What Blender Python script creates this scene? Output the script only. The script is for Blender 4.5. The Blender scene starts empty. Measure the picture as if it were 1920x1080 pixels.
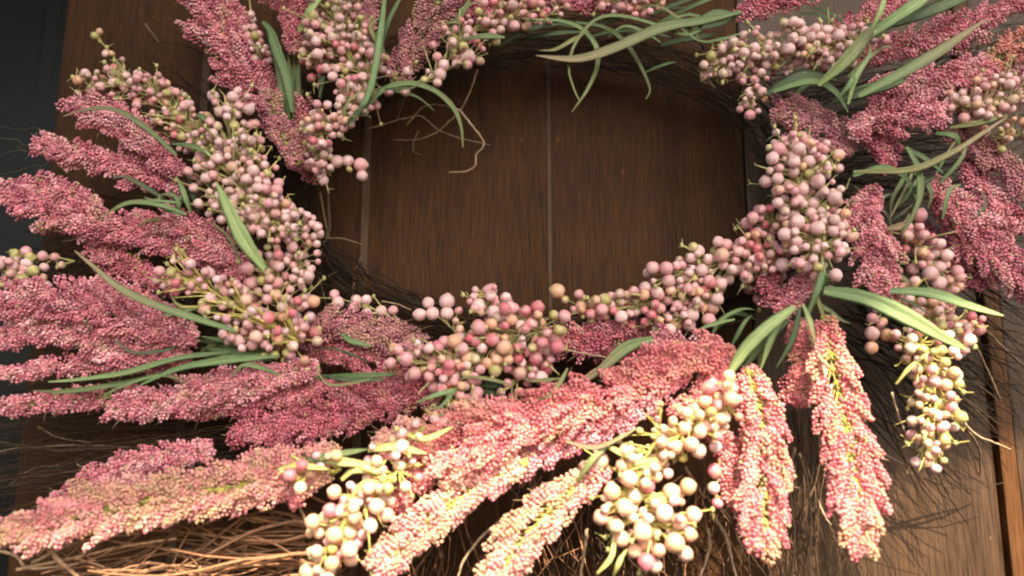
import bpy, math, random
import numpy as np
from mathutils import Vector, Matrix
random.seed(7)
rng = np.random.default_rng(7)
sc = bpy.context.scene
COL = sc.collection

# ------------------------------------------------------------------ camera
F = 1500.0                     # focal length in pixels of a 1920 px wide frame
CAMY = 0.50                    # metres from the door
PITCH = math.radians(10.2)
cam = bpy.data.cameras.new('camera')
cam.sensor_width = 36.0
cam.lens = F / 1920 * 36.0
cam.clip_start = 0.01
cam.clip_end = 200
cam.dof.use_dof = True
cam.dof.focus_distance = 0.455
cam.dof.aperture_fstop = 3.8
camo = bpy.data.objects.new('camera', cam)
COL.objects.link(camo)
camo.location = (0, -CAMY, 0)
camo.rotation_euler = (math.radians(90) + PITCH, 0, 0)
sc.camera = camo

# ------------------------------------------------------------------ sky, sun, exposure
SUN_EL = math.radians(46)
SUN_AZ = math.radians(16)      # to the right of straight out from the door
sdir = Vector((math.sin(SUN_AZ) * math.cos(SUN_EL), -math.cos(SUN_AZ) * math.cos(SUN_EL), math.sin(SUN_EL)))
w = bpy.data.worlds.new('World')
sc.world = w
w.use_nodes = True
nt = w.node_tree
bg = nt.nodes['Background']
sky = nt.nodes.new('ShaderNodeTexSky')
sky.sky_type = 'NISHITA'
sky.sun_disc = False
sky.sun_elevation = SUN_EL
sky.sun_rotation = math.atan2(sdir.x, sdir.y)
sky.dust_density = 3.0
nt.links.new(sky.outputs[0], bg.inputs[0])
bg.inputs[1].default_value = 0.15
sun = bpy.data.lights.new('sun', 'SUN')
sun.energy = 4.4
sun.angle = math.radians(0.5)
sun.color = (1.0, 0.88, 0.72)
suno = bpy.data.objects.new('sun', sun)
COL.objects.link(suno)
suno.rotation_euler = sdir.to_track_quat('Z', 'Y').to_euler()
suno.location = (1, -2, 3)
vs = sc.view_settings
vs.view_transform = 'Standard'
vs.look = 'None'
vs.exposure = 1.64
vs.gamma = 1.0
vs.use_white_balance = True
vs.white_balance_temperature = 7850
vs.white_balance_tint = 10
sc.cycles.max_bounces = 6
sc.cycles.diffuse_bounces = 4
sc.cycles.filter_width = 2.0

# ------------------------------------------------------------------ helpers
cp, sp = math.cos(PITCH), math.sin(PITCH)
def at(px, py, d=0.0):
    """pixel of the photograph (1920 x 1080) and distance off the door -> point"""
    a = (px - 960) / F
    b = (540 - py) / F
    dx, dy, dz = a, cp - b * sp, sp + b * cp
    t = (CAMY - d) / dy
    return np.array((t * dx, -CAMY + t * dy, t * dz))
def unit(d):                   # metres for one pixel at distance d off the door
    return (CAMY - d) / F

ICO = None
def ico_template(level):
    import bmesh
    bm = bmesh.new()
    bmesh.ops.create_icosphere(bm, subdivisions=level, radius=1.0)
    v = np.array([x.co[:] for x in bm.verts])
    bm.verts.index_update()
    f = np.array([[q.index for q in x.verts] for x in bm.faces])
    bm.free()
    return v, f
ICO1, ICO2, ICO3 = ico_template(1), ico_template(2), ico_template(3)

class MB:
    def __init__(s):
        s.v, s.f, s.c, s.u, s.n = [], [], [], [], 0
    def add(s, v, f, c=None, uv=None):
        v = np.asarray(v, float)
        s.v.append(v); s.f.append(np.asarray(f, int) + s.n)
        if c is None: c = (1, 1, 1)
        c = np.asarray(c, float)
        if c.ndim == 1: c = np.tile(c, (len(v), 1))
        s.c.append(c)
        s.u.append(np.zeros((len(v), 2)) if uv is None else uv)
        s.n += len(v)
    def beads(s, P, R, C, tmpl=None, squash=None):
        tv, tf = tmpl or ICO1
        n, k = len(P), len(tv)
        R = np.asarray(R, float).reshape(n, 1, 1)
        V = (P[:, None, :] + tv[None] * R).reshape(-1, 3)
        Fc = (tf[None] + (np.arange(n) * k)[:, None, None]).reshape(-1, 3)
        s.add(V, Fc, np.repeat(C, k, axis=0))
    def tube(s, P, R, C=(1, 1, 1), k=5):
        P = np.asarray(P, float); n = len(P)
        R = np.broadcast_to(np.asarray(R, float), (n,))
        T = np.gradient(P, axis=0); T /= np.linalg.norm(T, axis=1)[:, None] + 1e-12
        A = np.cross(T, (0.13, -0.9, 0.31)); A /= np.linalg.norm(A, axis=1)[:, None] + 1e-9
        B = np.cross(T, A)
        th = np.arange(k) * 2 * math.pi / k
        V = P[:, None] + R[:, None, None] * (A[:, None] * np.cos(th)[None, :, None] + B[:, None] * np.sin(th)[None, :, None])
        V = V.reshape(-1, 3)
        Fc = []
        i = np.arange(n - 1)[:, None] * k; j = np.arange(k)[None]
        a = i + j; b = i + (j + 1) % k
        Fc = np.concatenate([np.stack([a, b, b + k], -1).reshape(-1, 3), np.stack([a, b + k, a + k], -1).reshape(-1, 3)])
        caps = [[0, q + 1, q] for q in range(1, k - 1)] + [[(n-1)*k, (n-1)*k + q, (n-1)*k + q + 1] for q in range(1, k - 1)]
        Fc = np.concatenate([Fc, np.array(caps)])
        C = np.asarray(C, float)
        if C.ndim == 2: C = np.repeat(C, k, axis=0)
        uv = np.stack([np.tile(np.arange(k) / k, n), np.repeat(np.linspace(0, 1, n), k)], -1)
        s.add(V, Fc, C, uv)
    def mesh(s, name, mat, smooth=True):
        V = np.concatenate(s.v); Fc = np.concatenate(s.f); C = np.concatenate(s.c); U = np.concatenate(s.u)
        me = bpy.data.meshes.new(name)
        me.vertices.add(len(V)); me.vertices.foreach_set('co', V.astype(np.float32).ravel())
        me.loops.add(len(Fc) * 3); me.loops.foreach_set('vertex_index', Fc.astype(np.int32).ravel())
        me.polygons.add(len(Fc))
        me.polygons.foreach_set('loop_start', np.arange(0, len(Fc) * 3, 3, dtype=np.int32))
        me.polygons.foreach_set('loop_total', np.full(len(Fc), 3, dtype=np.int32))
        me.polygons.foreach_set('use_smooth', np.full(len(Fc), smooth))
        ca = me.color_attributes.new('tone', 'FLOAT_COLOR', 'POINT')
        ca.data.foreach_set('color', np.concatenate([C, np.ones((len(C), 1))], 1).astype(np.float32).ravel())
        ul = me.uv_layers.new(name='uv')
        ul.data.foreach_set('uv', U[Fc.ravel()].astype(np.float32).ravel())
        me.update(); me.validate()
        me.materials.append(mat)
        return me

def link(name, data, parent=None, **props):
    o = bpy.data.objects.new(name, data)
    COL.objects.link(o)
    if parent: o.parent = parent
    for k_, v_ in props.items(): o[k_] = v_
    return o

def smooth_path(P, n):
    """Catmull-Rom through P, n samples evenly spaced"""
    P = np.asarray(P, float)
    if len(P) == 2:
        return P[0] + (P[1] - P[0]) * np.linspace(0, 1, n)[:, None]
    Q = np.concatenate([[2 * P[0] - P[1]], P, [2 * P[-1] - P[-2]]])
    out = []
    for i in range(len(P) - 1):
        p0, p1, p2, p3 = Q[i:i + 4]
        t = np.linspace(0, 1, 12, endpoint=False)[:, None]
        out.append(0.5 * (2 * p1 + (p2 - p0) * t + (2 * p0 - 5 * p1 + 4 * p2 - p3) * t ** 2 + (3 * p1 - p0 - 3 * p2 + p3) * t ** 3))
    out = np.concatenate(out + [[P[-1]]])
    L = np.concatenate([[0], np.cumsum(np.linalg.norm(np.diff(out, axis=0), axis=1))])
    s = np.linspace(0, L[-1], n)
    return np.stack([np.interp(s, L, out[:, k]) for k in range(out.shape[1])], -1)

# ------------------------------------------------------------------ materials
def new_mat(name):
    m = bpy.data.materials.new(name); m.use_nodes = True
    t = m.node_tree; b = t.nodes['Principled BSDF']
    return m, t, b
def N(t, typ, **kw):
    n = t.nodes.new(typ)
    for k_, v_ in kw.items(): setattr(n, k_, v_)
    return n
def tone_mat(name, rough, var=0.25, scale=900, sss=0.0, spec=0.4, bump=0.0, bscale=1500):
    m, t, b = new_mat(name)
    a = N(t, 'ShaderNodeAttribute', attribute_name='tone')
    tc = N(t, 'ShaderNodeTexCoord')
    nz = N(t, 'ShaderNodeTexNoise'); nz.inputs['Scale'].default_value = scale; nz.inputs['Detail'].default_value = 3
    t.links.new(tc.outputs['Object'], nz.inputs['Vector'])
    mr = N(t, 'ShaderNodeMapRange'); mr.inputs[1].default_value = 0.3; mr.inputs[2].default_value = 0.7
    mr.inputs[3].default_value = 1 - var; mr.inputs[4].default_value = 1 + var
    t.links.new(nz.outputs[0], mr.inputs[0])
    mx = N(t, 'ShaderNodeVectorMath', operation='SCALE')
    t.links.new(a.outputs['Color'], mx.inputs[0]); t.links.new(mr.outputs[0], mx.inputs['Scale'])
    t.links.new(mx.outputs[0], b.inputs['Base Color'])
    b.inputs['Roughness'].default_value = rough
    b.inputs['Specular IOR Level'].default_value = spec
    if sss:
        b.inputs['Subsurface Weight'].default_value = sss
        b.inputs['Subsurface Radius'].default_value = (1, 0.5, 0.4)
        b.inputs['Subsurface Scale'].default_value = 0.0015
    if bump:
        bn = N(t, 'ShaderNodeBump'); bn.inputs['Strength'].default_value = bump; bn.inputs['Distance'].default_value = 0.0003
        n2 = N(t, 'ShaderNodeTexNoise'); n2.inputs['Scale'].default_value = bscale
        t.links.new(tc.outputs['Object'], n2.inputs['Vector'])
        t.links.new(n2.outputs[0], bn.inputs['Height']); t.links.new(bn.outputs[0], b.inputs['Normal'])
    return m
M_FLORET = tone_mat('floret_beads', 0.45, 0.28, 260, spec=0.5)
M_BERRY = tone_mat('frosted_berry', 0.36, 0.24, 420, spec=0.5, bump=0.35, bscale=700)
M_STEM = tone_mat('olive_stem', 0.6, 0.3, 300)
M_TWIG = tone_mat('dry_twig', 0.8, 0.35, 400, spec=0.2, bump=0.4)

def leaf_mat():
    m, t, b = new_mat('grass_leaf')
    a = N(t, 'ShaderNodeAttribute', attribute_name='tone')
    uv = N(t, 'ShaderNodeUVMap', uv_map='uv')
    mp = N(t, 'ShaderNodeMapping'); mp.inputs['Scale'].default_value = (14, 1.5, 1)
    nz = N(t, 'ShaderNodeTexNoise'); nz.inputs['Scale'].default_value = 3.0; nz.inputs['Detail'].default_value = 4
    t.links.new(uv.outputs[0], mp.inputs[0]); t.links.new(mp.outputs[0], nz.inputs['Vector'])
    mr = N(t, 'ShaderNodeMapRange'); mr.inputs[1].default_value = 0.25; mr.inputs[2].default_value = 0.75
    mr.inputs[3].default_value = 0.6; mr.inputs[4].default_value = 1.35
    t.links.new(nz.outputs[0], mr.inputs[0])
    mx = N(t, 'ShaderNodeVectorMath', operation='SCALE')
    t.links.new(a.outputs['Color'], mx.inputs[0]); t.links.new(mr.outputs[0], mx.inputs['Scale'])
    # lighter midrib, and dry tan flecks
    sx = N(t, 'ShaderNodeSeparateXYZ'); t.links.new(uv.outputs[0], sx.inputs[0])
    ab = N(t, 'ShaderNodeMath', operation='SUBTRACT'); ab.inputs[1].default_value = 0.5; t.links.new(sx.outputs[0], ab.inputs[0])
    a2 = N(t, 'ShaderNodeMath', operation='ABSOLUTE'); t.links.new(ab.outputs[0], a2.inputs[0])
    rib = N(t, 'ShaderNodeMapRange'); rib.inputs[1].default_value = 0.03; rib.inputs[2].default_value = 0.10; rib.inputs[3].default_value = 1.35; rib.inputs[4].default_value = 1.0
    t.links.new(a2.outputs[0], rib.inputs[0])
    m2 = N(t, 'ShaderNodeVectorMath', operation='SCALE'); t.links.new(mx.outputs[0], m2.inputs[0]); t.links.new(rib.outputs[0], m2.inputs['Scale'])
    mp4 = N(t, 'ShaderNodeMapping'); mp4.inputs['Scale'].default_value = (3, 5, 1)
    n4 = N(t, 'ShaderNodeTexNoise'); n4.inputs['Scale'].default_value = 2.2; n4.inputs['Detail'].default_value = 5; n4.inputs['Roughness'].default_value = 0.7
    t.links.new(uv.outputs[0], mp4.inputs[0]); t.links.new(mp4.outputs[0], n4.inputs['Vector'])
    r4 = N(t, 'ShaderNodeMapRange'); r4.inputs[1].default_value = 0.56; r4.inputs[2].default_value = 0.70; r4.inputs[4].default_value = 0.6
    t.links.new(n4.outputs[0], r4.inputs[0])
    mc = N(t, 'ShaderNodeMix', data_type='RGBA'); mc.inputs['B'].default_value = (0.32, 0.27, 0.13, 1)
    t.links.new(r4.outputs[0], mc.inputs['Factor']); t.links.new(m2.outputs[0], mc.inputs['A'])
    t.links.new(mc.outputs['Result'], b.inputs['Base Color'])
    b.inputs['Roughness'].default_value = 0.5
    b.inputs['Specular IOR Level'].default_value = 0.35
    bn = N(t, 'ShaderNodeBump'); bn.inputs['Strength'].default_value = 0.4; bn.inputs['Distance'].default_value = 0.0004
    t.links.new(nz.outputs[0], bn.inputs['Height']); t.links.new(bn.outputs[0], b.inputs['Normal'])
    return m
M_LEAF = leaf_mat()

def wood_mat(name, dark, light, rough=0.42):
    m, t, b = new_mat(name)
    tc = N(t, 'ShaderNodeTexCoord')
    oi = N(t, 'ShaderNodeObjectInfo')
    off = N(t, 'ShaderNodeVectorMath', operation='MULTIPLY_ADD')
    cmb = N(t, 'ShaderNodeCombineXYZ')
    for k_ in range(3): t.links.new(oi.outputs['Random'], cmb.inputs[k_])
    off.inputs[1].default_value = (7, 7, 7)
    t.links.new(cmb.outputs[0], off.inputs[0]); t.links.new(tc.outputs['Object'], off.inputs[2])
    mp = N(t, 'ShaderNodeMapping'); mp.inputs['Scale'].default_value = (1150, 300, 42)
    t.links.new(off.outputs[0], mp.inputs[0])
    fine = N(t, 'ShaderNodeTexNoise'); fine.inputs['Scale'].default_value = 1.0; fine.inputs['Detail'].default_value = 5; fine.inputs['Roughness'].default_value = 0.65
    t.links.new(mp.outputs[0], fine.inputs['Vector'])
    mp2 = N(t, 'ShaderNodeMapping'); mp2.inputs['Scale'].default_value = (30, 12, 2.5)
    t.links.new(off.outputs[0], mp2.inputs[0])
    broad = N(t, 'ShaderNodeTexNoise'); broad.inputs['Scale'].default_value = 1.0; broad.inputs['Detail'].default_value = 3; broad.inputs['Distortion'].default_value = 0.6
    t.links.new(mp2.outputs[0], broad.inputs['Vector'])
    add = N(t, 'ShaderNodeMath', operation='MULTIPLY_ADD'); add.inputs[1].default_value = 0.75
    half = N(t, 'ShaderNodeMath', operation='MULTIPLY'); half.inputs[1].default_value = 0.25
    t.links.new(broad.outputs[0], half.inputs[0])
    t.links.new(fine.outputs[0], add.inputs[0]); t.links.new(half.outputs[0], add.inputs[2])
    cr = N(t, 'ShaderNodeValToRGB')
    cr.color_ramp.elements[0].position = 0.37; cr.color_ramp.elements[0].color = (*dark, 1)
    cr.color_ramp.elements[1].position = 0.66; cr.color_ramp.elements[1].color = (*light, 1)
    t.links.new(add.outputs[0], cr.inputs[0])
    # dust specks and small scratches
    sp_ = N(t, 'ShaderNodeTexVoronoi'); sp_.inputs['Scale'].default_value = 60
    mp3 = N(t, 'ShaderNodeMapping'); mp3.inputs['Scale'].default_value = (1, 1, 0.45)
    t.links.new(off.outputs[0], mp3.inputs[0]); t.links.new(mp3.outputs[0], sp_.inputs['Vector'])
    lt = N(t, 'ShaderNodeMath', operation='LESS_THAN'); lt.inputs[1].default_value = 0.055
    t.links.new(sp_.outputs['Distance'], lt.inputs[0])
    mul = N(t, 'ShaderNodeMath', operation='MULTIPLY'); mul.inputs[1].default_value = 0.35
    t.links.new(lt.outputs[0], mul.inputs[0])
    mix = N(t, 'ShaderNodeMix', data_type='RGBA')
    mix.inputs['B'].default_value = (light[0] * 2.2, light[1] * 2.3, light[2] * 2.4, 1)
    t.links.new(cr.outputs[0], mix.inputs['A']); t.links.new(mul.outputs[0], mix.inputs['Factor'])
    t.links.new(mix.outputs['Result'], b.inputs['Base Color'])
    b.inputs['Specular IOR Level'].default_value = 0.3 if 'worn' in name else 0.16
    rr = N(t, 'ShaderNodeMapRange'); rr.inputs[3].default_value = rough - 0.08; rr.inputs[4].default_value = rough + 0.2
    t.links.new(fine.outputs[0], rr.inputs[0]); t.links.new(rr.outputs[0], b.inputs['Roughness'])
    bn = N(t, 'ShaderNodeBump'); bn.inputs['Strength'].default_value = 0.5; bn.inputs['Distance'].default_value = 0.0006
    t.links.new(add.outputs[0], bn.inputs['Height']); t.links.new(bn.outputs[0], b.inputs['Normal'])
    return m
M_WOOD = wood_mat('stained_door_wood', (0.015, 0.0054, 0.0018), (0.086, 0.035, 0.0125), 0.6)
M_TRIM = wood_mat('groove_wood', (0.035, 0.019, 0.011), (0.115, 0.066, 0.042), 0.45)
M_LIT_TONE = wood_mat('worn_door_wood', (0.022, 0.011, 0.006), (0.095, 0.052, 0.030), 0.38)  # right planks: same wood, brighter light and sheen put into a lighter colour
M_BEAD = wood_mat('moulding_wood', (0.055, 0.022, 0.008), (0.14, 0.062, 0.026), 0.4)
M_DARK, _t, _b = new_mat('dark_pane')
_b.inputs['Base Color'].default_value = (0.008, 0.009, 0.009, 1); _b.inputs['Specular IOR Level'].default_value = 0.12
_n = N(_t, 'ShaderNodeTexNoise'); _n.inputs['Scale'].default_value = 9
_r = N(_t, 'ShaderNodeMapRange'); _r.inputs[3].default_value = 0.2; _r.inputs[4].default_value = 0.4
_t.links.new(_n.outputs[0], _r.inputs[0]); _t.links.new(_r.outputs[0], _b.inputs['Roughness'])
M_ROOF = wood_mat('porch_boards', (0.12, 0.09, 0.06), (0.25, 0.2, 0.15), 0.6)

# ------------------------------------------------------------------ the door
def box_mesh(name, x0, x1, y0, y1, z0, z1, mat, bev=0.0012):
    import bmesh
    bm = bmesh.new()
    bmesh.ops.create_cube(bm, size=1)
    for v in bm.verts:
        v.co = (x0 + (v.co.x + .5) * (x1 - x0), y0 + (v.co.y + .5) * (y1 - y0), z0 + (v.co.z + .5) * (z1 - z0))
    if bev:
        bmesh.ops.bevel(bm, geom=list(bm.edges), offset=bev, segments=2, affect='EDGES', profile=0.6)
    me = bpy.data.meshes.new(name); bm.to_mesh(me); bm.free()
    for p in me.polygons: p.use_smooth = False
    me.materials.append(mat)
    return me
def xat(px, d=0.0): return at(px, 360, d)[0]
Z0, Z1 = -0.62, 0.62
door = link('front_door', None, label='dark brown wooden door of vertical planks behind the pink wreath', category='door')
door.location = (0, 0, Z0)
def on_door(name, me, **kw):
    o = link(name, me, door, **kw); o.location = (0, 0, -Z0); return o
edges = [88, 372, 686, 1030, 1399, 1834, 2260]
g = 0.0004
for i in range(6):
    xa, xb = xat(edges[i]), xat(edges[i + 1])
    if i == 4: xb = xat(1813)
    if i == 5: xa = xat(1851)
    on_door('plank', box_mesh('plank', xa + (g if i else 0), xb - g, 0.0, 0.028, Z0, Z1, M_LIT_TONE if i == 5 or i == 4 else M_WOOD, 0.0016))
on_door('backing_board', box_mesh('backing_board', xat(90), xat(2258), 0.0285, 0.036, Z0, Z1, M_WOOD, 0))
# slim rounded strips in the grooves
for px, wd, dep in ((686, 0.0026, 0.0016), (1030, 0.0013, 0.0008), (372, 0.0028, 0.0016)):
    x = xat(px)
    on_door('groove_bead', box_mesh('groove_bead', x - wd, x + wd, -dep, -0.00005 + 0.0, Z0, Z1, M_TRIM, dep * 0.45))
xm = xat(1834)
on_door('moulding_strip', box_mesh('moulding_strip', xm - 0.0060, xm + 0.0006, -0.004, 0.027, Z0, Z1, M_BEAD, 0.0013))
on_door('moulding_strip', box_mesh('moulding_strip', xm + 0.0010, xm + 0.0050, -0.002, 0.027, Z0, Z1, M_BEAD, 0.001))

side = link('sidelight_window', None, label='near-black glass sidelight beside the left edge of the door', category='window')
side.location = (xat(-200), 0.04, Z0)
def on_side(name, me):
    o = link(name, me, side); o.location = (-side.location.x, -side.location.y, -Z0); return o
on_side('pane', box_mesh('pane', -0.9, xat(89), 0.03, 0.036, Z0, Z1, M_DARK, 0))
on_side('frame', box_mesh('frame', xat(40, -0.02), xat(87), 0.022, 0.0295, Z0, Z1, M_DARK, 0.002))

# ------------------------------------------------------------------ porch roof that shades the upper part
# edge of shade on the door passes through two points of the photograph
A0 = Vector(at(1560, 930, 0)); A1 = Vector(at(1900, 830, 0))
OUT = 1.15
def up_to(p):
    t = (-OUT - p.y) / sdir.y
    return p + sdir * t
E0, E1 = up_to(A0), up_to(A1)
dE = (E1 - E0).normalized()
El, Er = E0 - dE * 2.2, E1 + dE * 1.8
roof = bpy.data.meshes.new('porch_roof')
vv = []
for P in (El, Er):
    vv += [(P.x, P.y, P.z), (P.x, P.y, P.z + 0.05), (P.x, 0.3, P.z + 0.35), (P.x, 0.3, P.z + 0.30)]
roof.from_pydata(vv, [], [(0, 1, 2, 3), (7, 6, 5, 4), (0, 4, 5, 1), (1, 5, 6, 2), (2, 6, 7, 3), (3, 7, 4, 0)])
roof.materials.append(M_ROOF)
link('porch_roof', roof, kind='structure', label='sloping porch roof above the door that shades the top of the wreath', category='roof')

# ------------------------------------------------------------------ the wreath
wreath = link('flower_wreath', None, label='oval twig wreath of pink flower plumes, frosted berries and green grass blades on the door', category='wreath')
cen = at(1015, 365, 0.03)
wreath.location = cen
def part(name, me, parent=None, **kw):
    o = link(name, me, parent or wreath, **kw)
    if parent is None: o.location = tuple(-cen)
    return o

# ---- twig ring
def ring_pt(th, ro, d):
    """point of the oval; ro = 0 inner edge of the hole, in pixels outwards"""
    return at(1015 + (425 + ro) * math.cos(th), 355 - (232 + ro * 0.8) * math.sin(th), d)
TW = np.array
def twig_col(k):
    base = TW((0.030, 0.019, 0.012)) if k < 0.7 else (TW((0.015, 0.010, 0.007)) if k < 0.93 else TW((0.09, 0.06, 0.04)))
    return base * rng.uniform(0.7, 1.3)
def ring_twigs(n, ro_a, ro_b, d_a, d_b, mb, span=(0.35, 1.1), rad=(0.7, 1.9), th_rng=(0, 2 * math.pi)):
    for _ in range(n):
        th = rng.uniform(*th_rng); sp_ = rng.uniform(*span) * rng.choice((-1, 1))
        r0 = rng.uniform(ro_a, ro_b); r1 = r0 + rng.normal(0, 28); d0 = rng.uniform(d_a, d_b); d1 = min(max(d0 + rng.normal(0, 0.01), 0.004), d_b)
        k = 14
        P = []
        ph = rng.uniform(0, 6.28)
        for q in range(k):
            u = q / (k - 1)
            wob = 7 * math.sin(ph + u * 9) + 4 * math.sin(ph * 2 + u * 21)
            ro = max(r0 + (r1 - r0) * u + wob, -4 + 5 * math.sin(ph))
            P.append(ring_pt(th + sp_ * u, ro, d0 + (d1 - d0) * u + 0.002 * math.sin(ph + 7 * u)))
        r = rng.uniform(*rad) * unit(0.03)
        mb.tube(P, np.linspace(r, r * 0.45, k), twig_col(rng.random()), 4)
mb = MB()
ring_twigs(520, 8, 120, 0.006, 0.042, mb)
ring_twigs(150, 0, 34, 0.008, 0.036, mb, (0.2, 0.7), (0.5, 1.3))
part('twig_ring', mb.mesh('twig_ring', M_TWIG), kind='stuff', label='woven ring of thin dark brown twigs')

def fan(name, lab, n, starts, ends, da, db, rad, cols, bend=40, k=10, fork=0.5):
    mb = MB()
    for _ in range(n):
        u = rng.random()
        s = np.array(starts[0]) + (np.array(starts[1]) - np.array(starts[0])) * u + rng.normal(0, 12, 2)
        u2 = min(max(u + rng.normal(0, 0.14), -0.1), 1.1)
        e = np.array(ends[0]) + (np.array(ends[1]) - np.array(ends[0])) * u2 + rng.normal(0, 22, 2)
        d0 = rng.uniform(*da); d1 = rng.uniform(*db)
        v = e - s; nrm = np.array((-v[1], v[0])) / (np.linalg.norm(v) + 1e-6)
        b1, b2 = rng.normal(0, bend), rng.normal(0, bend * 0.5)
        P = []
        for q in range(k):
            t = q / (k - 1)
            x = s + v * t + nrm * (b1 * math.sin(math.pi * t) + b2 * math.sin(2 * math.pi * t)) + rng.normal(0, 2.0, 2)
            P.append(at(x[0], x[1], d0 + (d1 - d0) * t))
        r = rng.uniform(*rad) * unit(0.05)
        if rad[1] > 3:
            P = list(np.array(P) + np.cumsum(rng.normal(0, 0.0007, (k, 3)), axis=0))
        c = np.array(cols[rng.integers(len(cols))]) * rng.uniform(0.75, 1.25)
        P = np.array(P)
        mb.tube(P, np.linspace(r, r * 0.4, k), c, 5)
        while rng.random() < fork:
            q = rng.integers(3, k - 2)
            L = np.linalg.norm(P[-1] - P[q]) * rng.uniform(0.3, 0.7)
            dr = (P[-1] - P[q]); dr /= np.linalg.norm(dr) + 1e-9
            dr = dr + rng.normal(0, 0.35, 3) * (1, 0.5, 1); dr /= np.linalg.norm(dr)
            mid = P[q] + dr * L * 0.5 + rng.normal(0, 0.0012, 3)
            mb.tube([P[q], mid, P[q] + dr * L], [r * 0.6, r * 0.5, r * 0.25], c, 4)
    return part(name, mb.mesh(name, M_TWIG), kind='stuff', label=lab)
TAN = [(0.34, 0.175, 0.10), (0.22, 0.11, 0.065), (0.42, 0.23, 0.14), (0.14, 0.075, 0.045)]
BRN = [(0.05, 0.032, 0.02), (0.03, 0.019, 0.012), (0.09, 0.055, 0.036)]
BLK = [(0.012, 0.009, 0.007), (0.02, 0.014, 0.01), (0.009, 0.007, 0.006)]
fan('twig_spray', 'tan dry twigs fanning out under the long pale plume', 70, ((620, 960), (640, 1130)), ((60, 1010), (300, 1180)), (0.04, 0.075), (0.06, 0.092), (1.6, 4.2), TAN, 48, k=12)
fan('twig_spray', 'dark fine twigs spreading to the left between two rows of plumes', 75, ((480, 770), (520, 880)), ((-60, 770), (-60, 960)), (0.02, 0.04), (0.02, 0.05), (0.8, 1.8), BRN, 22)
fan('twig_spray', 'thin dry twigs hanging below the berries and plumes', 120, ((720, 900), (1420, 900)), ((640, 1150), (1480, 1150)), (0.015, 0.04), (0.03, 0.06), (0.9, 2.2), BRN + TAN[:2], 30)
fan('twig_spray', 'thin twigs between the two hanging plumes', 34, ((1480, 760), (1570, 780)), ((1460, 1120), (1640, 1120)), (0.015, 0.04), (0.01, 0.05), (0.8, 1.9), BRN, 24)
fan('twig_spray', 'bristly blackish twigs fanning out past the right berries', 90, ((1640, 470), (1560, 700)), ((2000, 620), (1760, 1010)), (0.02, 0.045), (0.008, 0.05), (0.6, 2.4), BLK + BRN[:1], 26)
fan('twig_spray', 'few dark needles poking past the left side of the wreath', 9, ((120, 270), (110, 330)), ((-40, 250), (40, 350)), (0.03, 0.04), (0.03, 0.05), (0.6, 1.2), [(0.10, 0.09, 0.04)], 10, fork=0.2)
fan('twig_spray', 'dark twigs behind the left plumes', 60, ((420, 330), (420, 760)), ((40, 380), (30, 760)), (0.01, 0.03), (0.01, 0.035), (0.8, 1.6), BLK + BRN, 22)
fan('twig_spray', 'dark twigs behind the top left plumes', 40, ((640, 130), (420, 330)), ((420, -80), (180, 160)), (0.01, 0.025), (0.008, 0.03), (0.8, 1.6), BLK, 22)
fan('twig_spray', 'dark twigs behind the right plumes', 90, ((1450, 120), (1560, 520)), ((1960, -60), (1990, 560)), (0.01, 0.03), (0.01, 0.04), (0.8, 1.8), BLK + BRN[:1], 26)

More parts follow.
